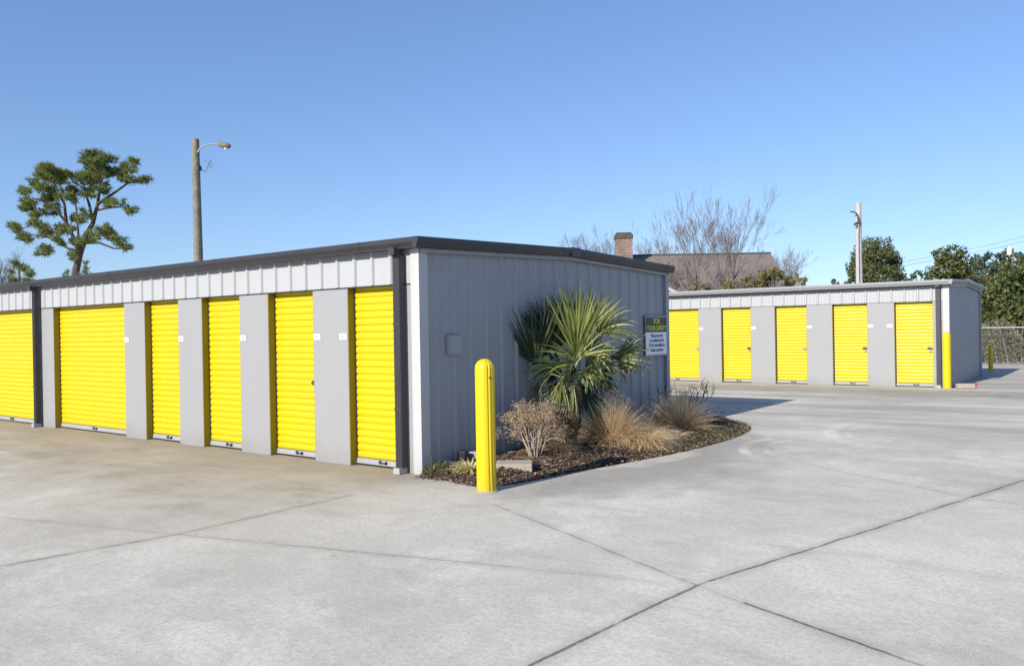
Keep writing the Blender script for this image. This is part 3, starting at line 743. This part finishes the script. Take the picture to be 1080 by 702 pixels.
# ------------------------------------------------------------------ poles and wires
def pole(name, bx_, by_, h, r0, r1, mat, label, lean=(0, 0)):
    o = empty(name, (bx_, by_, 0), label, 'utility pole')
    MB().tube([(bx_+lean[0]*t, by_+lean[1]*t, h*t) for t in [i/8 for i in range(9)]], [r0+(r1-r0)*i/8 for i in range(9)], 14).build('pole', mat, o, smooth=False)
    return o
P0 = at(206, 147, 26); Pb = at(209.3, 275, 26); sl = (P0-Pb)/(P0.z-Pb.z); B0 = Pb-sl*Pb.z
pl1 = pole('street_lamp', B0.x, B0.y, P0.z, .17, .115, M['pole'], 'weathered wooden pole with a cobra-head street light rising behind the long building', lean=((P0-B0).x, (P0-B0).y))
pl1['category'] = 'street lamp'
arm = [at(208, 161, 25.9), at(210.5, 157, 25.9), at(215, 153.5, 25.9), at(222, 152, 25.9), at(230, 152.2, 25.9)]
MB().tube(arm, .022, 8).build('arm', M['galv'], pl1)
a, b = at(229, 152.0, 25.9), at(243.5, 154.6, 25.9); mb = MB()
mb.tube([a, a.lerp(b, .15), a.lerp(b, .5), a.lerp(b, .85), b], [.03, .07, .105, .09, .03], 10)
hd = mb.build('lamp_head', M['pole'], pl1, smooth=True)
mb = MB().tube([a.lerp(b, .4)-Vector((0, 0, .06)), a.lerp(b, .65)-Vector((0, 0, .09)), a.lerp(b, .9)-Vector((0, 0, .05))], [.03, .06, .02], 8); mb.build('lens', M['porcelain'], hd)
mb = MB().tube([at(209, 177, 25.9), at(213, 179, 25.9), at(216, 182, 25.9), at(219, 176, 25.9), at(222.5, 168, 25.9), at(223.5, 176, 25.9), at(221, 177.5, 25.9), at(219.5, 171, 25.9), at(214, 168, 25.9)], .012, 5)
mb.build('loose_wire', M['wire'], pl1)
MB().obox(at(209.8, 177.5, 25.85), .12, .12, .14).build('bracket', M['darkmetal'], pl1)
P1 = at(905, 214, 34); B1_ = Vector((P1.x, P1.y, 0))
pl2 = pole('utility_pole', B1_.x, B1_.y, P1.z, .15, .12, M['palepole'], 'pale bare utility pole standing behind the far storage row')
MB().tube([at(896.5, 223.4, 33.8), at(900, 223.2, 33.8), at(903, 224.8, 33.8), at(905, 228, 33.8), at(905.3, 233, 33.8)], [.02, .03, .03, .035, .04], 7).build('arm', M['darkmetal'], pl2)
MB().tube([at(901, 237, 33.8), at(904, 235, 33.8), at(906.5, 233.5, 33.8), at(908, 237, 33.8)], .05, 7).build('bracket', M['darkmetal'], pl2)
MB().tube([at(905.5, 236, 33.8), at(905.2, 250, 33.8), at(906, 300, 33.8), at(906, 338, 33.8)], .018, 6).build('conduit', M['galv'], pl2)
P3 = at(1067, 262, 52)
pl3 = pole('utility_pole', P3.x, P3.y, P3.z, .16, .12, M['pole'], 'distant wooden pole topped by a pale transformer above the right-hand trees')
MB().lathe([(.1, 0), (.15, .05), (.15, .45), (.1, .52), (.03, .58)], (P3.x-.1, P3.y-.25, P3.z-.45), 14).build('transformer', M['porcelain'], pl3, smooth=True)
def wire(pts, D, lb):
    q = [at(x, y, D+i*0) for i, (x, y) in enumerate(pts)]
    tag(MB().tube(q, .009, 4).build('power_line', M['wire']), lb, 'power line', 'power lines over the far trees')
wire([(1180, 222), (1130, 236), (1080, 249.5), (1040, 259), (1000, 267), (960, 275), (925, 281), (905, 284)], 50, 'upper power line slanting down above the right-hand trees')
wire([(1180, 231), (1130, 243), (1080, 254.5), (1040, 264), (1000, 271.5), (960, 279), (925, 285), (905, 288)], 49.5, 'lower power line slanting down above the right-hand trees')

# ------------------------------------------------------------------ fence
fy = 30.5
fe = empty('chain_link_fence', (1.5, fy, 0), 'galvanised chain-link fence at the back of the yard beyond the far row', 'fence')
x0f, x1f = -9, 16
MB().tube([(x0f, fy, 1.46), (x1f, fy, 1.46)], .024, 8).build('top_rail', M['galv'], fe)
MB().tube([(x0f, fy, .07), (x1f, fy, .07)], .008, 5).build('bottom_wire', M['galv'], fe)
for i in range(9):
    x = 3.38-6+i*3.0-6
    if x < x0f: continue
    big = abs(x-.38-3) < .01
    MB().tube([(x, fy+.02, 0), (x, fy+.02, 1.75 if abs(x-3.38) < .01 else 1.5)], .055 if abs(x-3.38) < .01 else .03, 8).build('post', M['galv'], fe)
mb = MB(); s = .075; x = x0f-1.4
while x < x1f:
    for sg2 in (1, -1):
        xa, xb = (x, x+1.4) if sg2 == 1 else (x+1.4, x)
        if max(xa, xb) > x1f or min(xa, xb) < x0f: continue
        a, b = Vector((xa, fy-.02*sg2*.2-.01, .05)), Vector((xb, fy-.02*sg2*.2-.01, 1.45)); wv = Vector((.0024, 0, 0))
        mb.add([a-wv, a+wv, b+wv, b-wv], [(0, 1, 2, 3)])
    x += s
mb.build('wire_mesh', M['fencewire'], fe)

# ------------------------------------------------------------------ foliage generators
def crown(mb, ell, D, dens, leaf, depth_r=1.0, sub=.32, jit=1.5, dark_in=True):
    """ell: (px,py,rx,ry) clumps seen from the yard; each becomes a ball of leaf sprays at distance D"""
    for (px, py, rx, ry) in ell:
        dd = D+random.gauss(0, jit); c = at(px, py, dd); Rx, Ry = rx/F_PX*dd, ry/F_PX*dd; Rd = (Rx+Ry)/2*depth_r
        nsub = max(3, int(dens*Rx*Ry*10))
        for k in range(nsub):
            v = Vector((random.gauss(0, 1), random.gauss(0, 1), random.gauss(0, 1))).normalized()*RU(.45, 1.0)**.6
            sc_c = c+AX_R*v.x*Rx+Vector((0, 0, 1))*v.z*Ry+AX_F*v.y*Rd
            sr = sub*RU(.5, 1.1); sr = min(sr, Ry*.6)
            for j in range(int(30*RU(.6, 1.3))):
                o = Vector((random.gauss(0, 1), random.gauss(0, 1), random.gauss(0, .8))).normalized()
                p = sc_c+o*sr*RU(.6, 1.05); nn = (o+Vector((RU(-.7, .7), RU(-.7, .7), RU(-.2, .9)))).normalized()
                a = nn.orthogonal().normalized(); a.rotate(Matrix.Rotation(RU(0, 6.28), 3, nn)) if False else None
                b = nn.cross(a); t = RU(0, 6.28); a2 = a*math.cos(t)+b*math.sin(t); b2 = nn.cross(a2); L = leaf*RU(.6, 1.3)
                mb.add([p-a2*L, p+b2*L*.45, p+a2*L, p-b2*L*.45], [(0, 1, 2, 3)])
def needles(mb, ell, D, dens, L, jit=.8):
    for (px, py, rx, ry) in ell:
        dd = D+random.gauss(0, jit); c = at(px, py, dd); Rx, Ry = rx/F_PX*dd, ry/F_PX*dd; Rd = (Rx+Ry)/2
        for k in range(max(3, int(dens*Rx*Ry*10))):
            v = Vector((random.gauss(0, 1), random.gauss(0, 1), random.gauss(0, 1))).normalized()*RU(.2, 1.0)**.5
            q = c+AX_R*v.x*Rx+Vector((0, 0, 1))*v.z*Ry+AX_F*v.y*Rd
            for j in range(16):
                d = Vector((random.gauss(0, 1), random.gauss(0, 1), random.gauss(.45, .8))).normalized(); s2 = d.orthogonal().normalized()
                l = L*RU(.6, 1.2); mb.add([q-s2*.013, q+s2*.013, q+d*l+s2*.008, q+d*l-s2*.008], [(0, 1, 2, 3)])
def limb(mb, pts, D, r0, r1, jd=0, n=7):
    q = [at(x, y, D+jd*i/len(pts)) for i, (x, y) in enumerate(pts)]; m = len(q)
    mb.tube(q, [r0+(r1-r0)*i/(m-1) for i in range(m)], n)
def ground_under(px, py, D):
    p = at(px, py, D); return Vector((p.x, p.y, 0))

# pine
D = 40; pb = ground_under(79, 290, D)
pn = empty('pine_tree', pb, 'tall spreading pine with open layered crown behind the left end of the long building', 'tree')
mb = MB()
q = at(79, 296, D); mb.tube([pb, q], [.30, .24], 10)
limb(mb, [(79, 296), (80, 285), (84, 268), (90, 250), (98, 235), (103, 215), (106, 195), (103, 172)], D, .20, .03, .3, 9)
limb(mb, [(84, 268), (78, 252), (70, 235), (60, 222), (45, 212), (33, 208)], D, .11, .02, -1)
limb(mb, [(103, 215), (118, 205), (135, 193), (149, 191)], D, .09, .025, .8)
limb(mb, [(101, 222), (115, 219), (130, 218), (138, 223)], D, .06, .02, -.8)
limb(mb, [(84, 266), (72, 262), (50, 250), (20, 245)], D, .07, .02, -.6)
limb(mb, [(88, 256), (105, 256), (120, 262), (136, 262), (142, 261)], D, .07, .01, .5)
limb(mb, [(98, 235), (94, 215), (88, 198), (75, 190)], D, .09, .02, 1)
limb(mb, [(70, 235), (68, 215), (55, 190), (51, 182)], D, .08, .02, -.5)
limb(mb, [(84, 266), (82, 240), (80, 215), (72, 200)], D, .07, .02, -1)
limb(mb, [(103, 190), (120, 185), (137, 178)], D, .05, .02, .5)
mb.build('trunk', M['bark'], pn)
PE = [(100,166,19,6),(95,172,14,5),(104,181,14,7),(137,176,10,6),(124,185,12,6),(133,189,9,4),(149,190,8,4),(51,181,13,6),(58,187,12,5),(41,193,12,7),(27,206,8,7),(32,217,10,5),(52,204,14,8),(70,188,16,7),(90,190,13,7),(70,204,12,7),(43,226,12,4),(56,220,10,5),(94,203,9,6),(112,198,8,5),(124,214,12,4),(137,223,7,4),(53,241,15,6),(17,243,8,5),(30,250,11,5),(45,262,11,5),(62,256,10,4),(83,256,10,6),(96,251,10,5),(113,248,11,6),(127,254,9,5),(134,263,5,2.5),(86,230,10,6),(79,271,5,5),(108,242,7,4),(70,243,9,4),(37,236,8,4)]
PE2 = []
for a, b, c, d in PE:
    for k in range(5):
        an = RU(0, 6.28); q = RU(.25, .95); f = RU(.38, .68); PE2.append((a+math.cos(an)*c*q*1.05, b+math.sin(an)*d*q*1.25, max(c*f*.9, 2.2), max(d*f*1.1, 2.0)))
mb = MB(); needles(mb, PE2, D, 25, .21, .9); needles(mb, PE, D, 11, .20, .6); mb.build('crown', M['pine'], pn)
# young pine at its foot, small pine and twiggy tree at the left edge
yp = empty('young_pine', ground_under(91, 290, 38), 'small young pine tip showing beside the big pine trunk above the roof edge', 'tree')
mb = MB(); mb.tube([ground_under(91, 290, 38), at(91, 276, 38)], [.06, .01], 6); mb.build('trunk', M['bark'], yp)
mb = MB(); needles(mb, [(91,279,1.2,4),(90,286,3,4),(84,291,2,3),(96,290,3,3),(71,289,2,4),(67,293,3,2)], 38, 26, .2, .2); mb.build('crown', M['pine'], yp)
sp = empty('pine_tree', ground_under(24, 290, 46), 'small dark pine with one drooping bough at the left edge of the picture', 'tree')
mb = MB(); mb.tube([ground_under(24, 290, 46), at(20, 284, 46), at(17, 279, 46)], [.15, .05, .03], 6); limb(mb, [(18, 281), (26, 284), (33, 290)], 46, .04, .02); mb.build('trunk', M['bark'], sp)
mb = MB(); needles(mb, [(15,278,4,3),(21,281,6,3),(27,284,6,3),(32,289,4,4),(15,296,4,3),(30,296,6,3),(12,287,3,2)], 46, 30, .24, .3); mb.build('crown', M['pine'], sp)
def bare_tree(px, ptop, D, spreadpx, label, n=4, mat='twig', r=.06, trunkmat=None, depth=6, stem=.3, pbase=330):
    B = ground_under(px, pbase, D); topz = at(px, ptop, D).z
    o = empty('bare_tree', B, label, 'tree', 'leafless trees beyond the far row'); mb = MB(); tips = []
    h = topz; l0 = h*.225
    mb.tube([B, B+Vector((0, 0, h*stem))], [r*1.35, r*1.1], 8)
    wd = spreadpx/F_PX*D/2
    for i in range(n):
        a = 2*math.pi*i/n+RU(-.5, .5); t = RU(.10, .5)*wd/h*2.6
        branch(mb, B+Vector((0, 0, h*stem*RU(.6, 1))), Vector((math.cos(a)*t, math.sin(a)*t, 1)).normalized(), l0*RU(.85, 1.1), r*.55, depth, tips, .16, (2, 3), .76, .18, .0045, 3, 4, .30)
    mb.build('branches', M[mat], o)
    return o
bare_tree(733, 210, 39, 60, 'leafless upright tree left of centre over the brown house roof', 6)
bare_tree(769, 203, 38, 66, 'leafless tree with a pale trunk right of its twin over the house roof', 6, r=.09, mat='twig')
bare_tree(692, 246, 50, 55, 'low faint leafless tree just right of the brick chimney', 6, r=.05)
bare_tree(622, 240, 60, 75, 'faint leafless tree left of the brick chimney above the near roof', 7, r=.05)
bare_tree(835, 262, 46, 55, 'low leafless tree beside the green shrubs at the end of the house', 5, r=.045)
bare_tree(2, 262, 48, 30, 'leafless twiggy tree cut by the left edge of the picture', 6, r=.06)
bare_tree(712, 262, 42, 40, 'thin leafless sapling between the chimney and the taller trees', 4, r=.04)

def leafy(name, px, D, ell, mat, label, dens=8.5, leaf=.09, sub=.45, trunk=True, tw=.16, jit=1.0, cat='tree', group=None, pbase=345):
    B = ground_under(px, pbase, D); o = empty(name, B, label, cat, group)
    cx = sum(e[0] for e in ell)/len(ell); cy = sum(e[1] for e in ell)/len(ell); C_ = at(cx, cy, D)
    mb = MB(); mb.tube([B, B.lerp(C_, .5), C_], [tw, tw*.75, tw*.3], 8)
    for e in ell[:9]:
        mb.tube([B.lerp(C_, .55), B.lerp(C_, .8).lerp(at(e[0], e[1], D), .4), at(e[0], e[1], D)], [tw*.45, tw*.3, tw*.1], 5)
    mb.build('trunk', M['bark'], o)
    mb = MB(); crown(mb, ell, D, dens, leaf, 1.1, sub, jit); mb.build('crown', M[mat], o)
    return o
TG = 'broadleaf evergreens behind the far row'
leafy('magnolia_tree', 925, 50, [(916,262,13,9),(928,262,14,10),(908,274,12,9),(925,276,22,12),(925,290,27,10),(944,290,11,8),(938,272,10,10),(899,284,6,7),(897,296,7,5)], 'magnolia', 'rounded glossy evergreen behind the pale utility pole', group=TG)
leafy('magnolia_tree', 1006, 43, [(1006,267,11,8),(989,268,6,5),(998,274,10,7),(1000,286,20,10),(1016,282,14,12),(984,292,11,6),(1028,291,8,10),(1020,300,16,8)], 'magnolia', 'bronze tinged evergreen directly above the right corner of the far row', group=TG)
leafy('magnolia_tree', 1066, 37, [(1067,282,13,8),(1075,290,16,12),(1055,298,14,11),(1048,312,14,13),(1066,310,22,18),(1090,302,20,20),(1048,330,14,14),(1070,332,24,14),(1098,328,20,18),(1042,344,9,9),(1060,350,16,8),(1084,350,20,8),(1110,350,16,10),(1078,274,9,6),(1088,284,14,10),(1072,318,16,10),(1030,318,6,12),(1036,334,8,12)], 'magnolia', 'largest dark evergreen filling the right edge above the fence', dens=8.5, group=TG)
PG = 'distant pines on the skyline'
leafy('distant_pine', 1037, 85, [(1037,270,9,6),(1033,279,9,6),(1042,284,10,7),(1036,294,14,8)], 'farpine', 'hazy bluish pine between the two evergreens on the right', leaf=.2, sub=.6, dens=1.2, group=PG)
leafy('distant_pine', 1060, 78, [(1058,265,6,4),(1054,272,9,6),(1066,276,12,8),(1050,282,12,8)], 'farpine', 'greener distant pine just left of the transformer pole', leaf=.2, sub=.6, dens=1.2, group=PG)
leafy('distant_pine', 1082, 82, [(1078,270,6,4),(1082,278,10,7),(1092,284,12,8)], 'farpine', 'distant pine just right of the transformer pole at the picture edge', leaf=.2, sub=.6, dens=1.2, group=PG)
leafy('distant_pine', 968, 95, [(972,291,12,5),(962,294,9,4),(980,296,12,4)], 'farpine', 'low pale green treetop in the gap between the two rounded evergreens', leaf=.2, sub=.6, dens=1.2, group=PG)
leafy('distant_pine', 879, 95, [(878,297,4,2.5),(883,299,5,2.5)], 'farpine', 'tiny distant treetop left of the pale utility pole', leaf=.2, sub=.5, dens=2, group=PG)
SG = 'shrubs showing over the far roof'
leafy('evergreen_shrub', 812, 36, [(803,290,11,6),(818,289,11,6),(812,296,20,7),(832,294,12,6),(846,298,9,4),(793,297,9,6)], 'olive', 'yellow green shrub mound at the right end of the house roof', dens=5, leaf=.09, sub=.22, tw=.06, cat='shrub', group=SG, jit=.4)
leafy('evergreen_shrub', 775, 37, [(775,299,11,6),(762,302,9,5),(785,302,8,4)], 'olive', 'low olive shrub at the foot of the pale-trunked bare tree', dens=5, leaf=.08, sub=.2, tw=.05, cat='shrub', group=SG, jit=.4)
leafy('evergreen_shrub', 738, 37, [(735,302,8,5),(746,305,8,4),(727,307,7,3)], 'olive', 'low brownish shrub under the left bare tree beside the white roof', dens=4, leaf=.08, sub=.2, tw=.05, cat='shrub', group=SG, jit=.4)
# understory behind the fence
mb = MB()
for i in range(30000):
    x = RU(-8, 16); y = fy+.6+abs(random.gauss(0, .9)); z = abs(RU(0, 1)**1.1)*(1.5+.5*math.sin(x*1.3)+.3*math.sin(x*3.1)); p = Vector((x, y, z))
    a = Vector((RU(-1, 1), RU(-1, 1), RU(-1, 1))).normalized(); b = a.orthogonal().normalized(); s = RU(.03, .09)
    mb.add([p-a*s, p+b*s*.5, p+a*s, p-b*s*.5], [(0, 1, 2, 3)])
for i in range(500):
    x = RU(-8, 16); y = fy+.5+RU(0, 1.2); p = Vector((x, y, 0)); q = p+Vector((RU(-.4, .4), RU(-.2, .2), RU(.8, 1.9)))
    mb.strip([p, p.lerp(q, .5)+Vector((RU(-.08, .08), 0, 0)), q], [.012, .009, .004], Vector((1, 0, 0)))
tag(mb.build('underbrush', M['litter']), 'tangled brown and olive underbrush seen through the chain-link fence', 'underbrush', kind='stuff')
mb = MB()                                        # far wood ring beyond everything
for i in range(2600):
    a = RU(-1.7, 1.25); d_ = RU(130, 170); p = Vector((math.sin(a-.6)*d_, math.cos(a-.6)*d_, RU(0, 1)**.8*(5.0+1.3*math.sin(a*23)+.9*math.sin(a*61))))
    for k in range(8):
        q = p+Vector((random.gauss(0, .9), random.gauss(0, .9), random.gauss(0, .6))); u = Vector((RU(-1, 1), RU(-1, 1), RU(-1, 1))).normalized(); v = u.orthogonal().normalized()
        mb.add([q-u*.6, q+v*.35, q+u*.6, q-v*.35], [(0, 1, 2, 3)])
tag(mb.build('far_wood', M['farpine']), 'low far-off wood along the horizon', 'wood', kind='stuff')

# ------------------------------------------------------------------ house and the white roof behind the far row
RL, RR = at(640, 273.2, 45), at(808, 267.3, 45); dr = (RR-RL); dr.z = 0; dr.normalize(); nn = Vector((dr.y, -dr.x, 0))   # towards the yard
zr = RR.z; RL.z = RR.z = 0
ho = empty('house', RR, 'brown shingle-roofed house with a brick chimney beyond the bare trees', 'house')
ho['_w'] = list(RR)
def hp(a, b, z): return RR-dr*a+nn*b+Vector((0, 0, z))
LH = (RR-RL).length+1; HW = 4.2; ze = zr-HW*.62
mb = MB(); t = .14
mb.add([hp(-.25, HW+.4, ze-.25), hp(LH, HW+.4, ze-.25), hp(LH, 0, zr), hp(-.25, 0, zr), hp(-.25, -HW-.4, ze-.25), hp(LH, -HW-.4, ze-.25),
        hp(-.25, HW+.4, ze-.25-t), hp(LH, HW+.4, ze-.25-t), hp(LH, 0, zr-t), hp(-.25, 0, zr-t), hp(-.25, -HW-.4, ze-.25-t), hp(LH, -HW-.4, ze-.25-t)],
       [(0, 1, 2, 3), (3, 2, 5, 4), (7, 6, 9, 8), (8, 9, 10, 11), (0, 6, 7, 1), (0, 3, 9, 6), (3, 4, 10, 9), (1, 7, 8, 2), (2, 8, 11, 5), (4, 5, 11, 10)])
rf = mb.build('roof', M['shingle'], ho)
mb = MB(); mb.tube([hp(-.26, 0, zr+.02), hp(LH, 0, zr+.02)], .06, 6); mb.build('ridge_cap', M['darkmetal'], rf)
mb = MB()
mb.add([hp(0, HW, 0), hp(LH-.3, HW, 0), hp(LH-.3, -HW, 0), hp(0, -HW, 0), hp(0, HW, ze-.2), hp(LH-.3, HW, ze-.2), hp(LH-.3, -HW, ze-.2), hp(0, -HW, ze-.2), hp(0, 0, zr-.18), hp(LH-.3, 0, zr-.18)],
       [(0, 1, 5, 4), (1, 2, 6, 9, 5), (2, 3, 7, 6), (3, 0, 4, 8, 7)])
mb.build('wall', M['brick'], ho)
for a in (2, 5, 8):
    wv = MB().obox(hp(a, HW+.02, 1.6), 1.0, .06, 1.3, math.atan2(dr.y, dr.x)).build('window', M['porcelain'], ho)
    MB().obox(hp(a, HW+.06, 1.6), .86, .04, 1.16, math.atan2(dr.y, dr.x)).build('pane', M['glass'], wv)
cA, cB = at(648.5, 260, 44), at(667, 260, 44); cc = (cA+cB)/2; cz = at(657, 250, 44).z; ang = math.atan2(dr.y, dr.x)
MB().obox((cc.x, cc.y, (cz+2.5)/2), .86, .7, cz-2.5, ang).build('chimney', M['brick'], rf)
MB().obox((cc.x, cc.y, cz+.0), .94, .78, .22, ang).obox((cc.x, cc.y, cz+.16), .8, .62, .12, ang).build('chimney_cap', M['bark'], rf)
# low building with white metal roof: a gable end whose edge falls to the right
g0, g1 = at(700, 300.5, 31), at(719, 310.5, 31)
wr = empty('metal_shed', (g1.x, g1.y, 0), 'shed with a white metal roof edge peeking over the left of the far row', 'shed')
sx = (g0-g1); run = math.hypot(sx.x, sx.y); ux = Vector((sx.x, sx.y, 0)).normalized(); uy = Vector((-ux.y, ux.x, 0))
if uy.y < 0: uy = -uy
slp = sx.z/run; Wd = 1.7
E0 = Vector((g1.x, g1.y, 0)); 
def sp_(a, b, z): return E0+ux*a+uy*b+Vector((0, 0, z))
ez = g1.z-.25; ea = -.5
prof = [(ea, ez), (ea+Wd, ez+slp*Wd), (ea+2*Wd, ez), (ea+2*Wd, ez-.12), (ea+Wd, ez+slp*Wd-.12), (ea, ez-.12)]
mb = MB(); mb.add([sp_(a, 0, z) for a, z in prof]+[sp_(a, 3.2, z) for a, z in prof], [(i, (i+1) % 6, 6+(i+1) % 6, 6+i) for i in range(6)]+[(5, 4, 3, 2, 1, 0), (6, 7, 8, 9, 10, 11)])
mb.build('roof', M['whiteroof'], wr)
mb = MB(); p2 = [(ea+.25, 0), (ea+2*Wd-.25, 0), (ea+2*Wd-.25, ez-.03), (ea+Wd, ez+slp*Wd-.16), (ea+.25, ez-.03)]
mb.add([sp_(a, .25, z) for a, z in p2]+[sp_(a, 3.0, z) for a, z in p2], [(i, (i+1) % 5, 5+(i+1) % 5, 5+i) for i in range(5)]+[(4, 3, 2, 1, 0), (5, 6, 7, 8, 9)])
mb.build('wall', M['wall'], wr)

for o in list(bpy.data.objects):
    if '_w' in o: del o['_w']
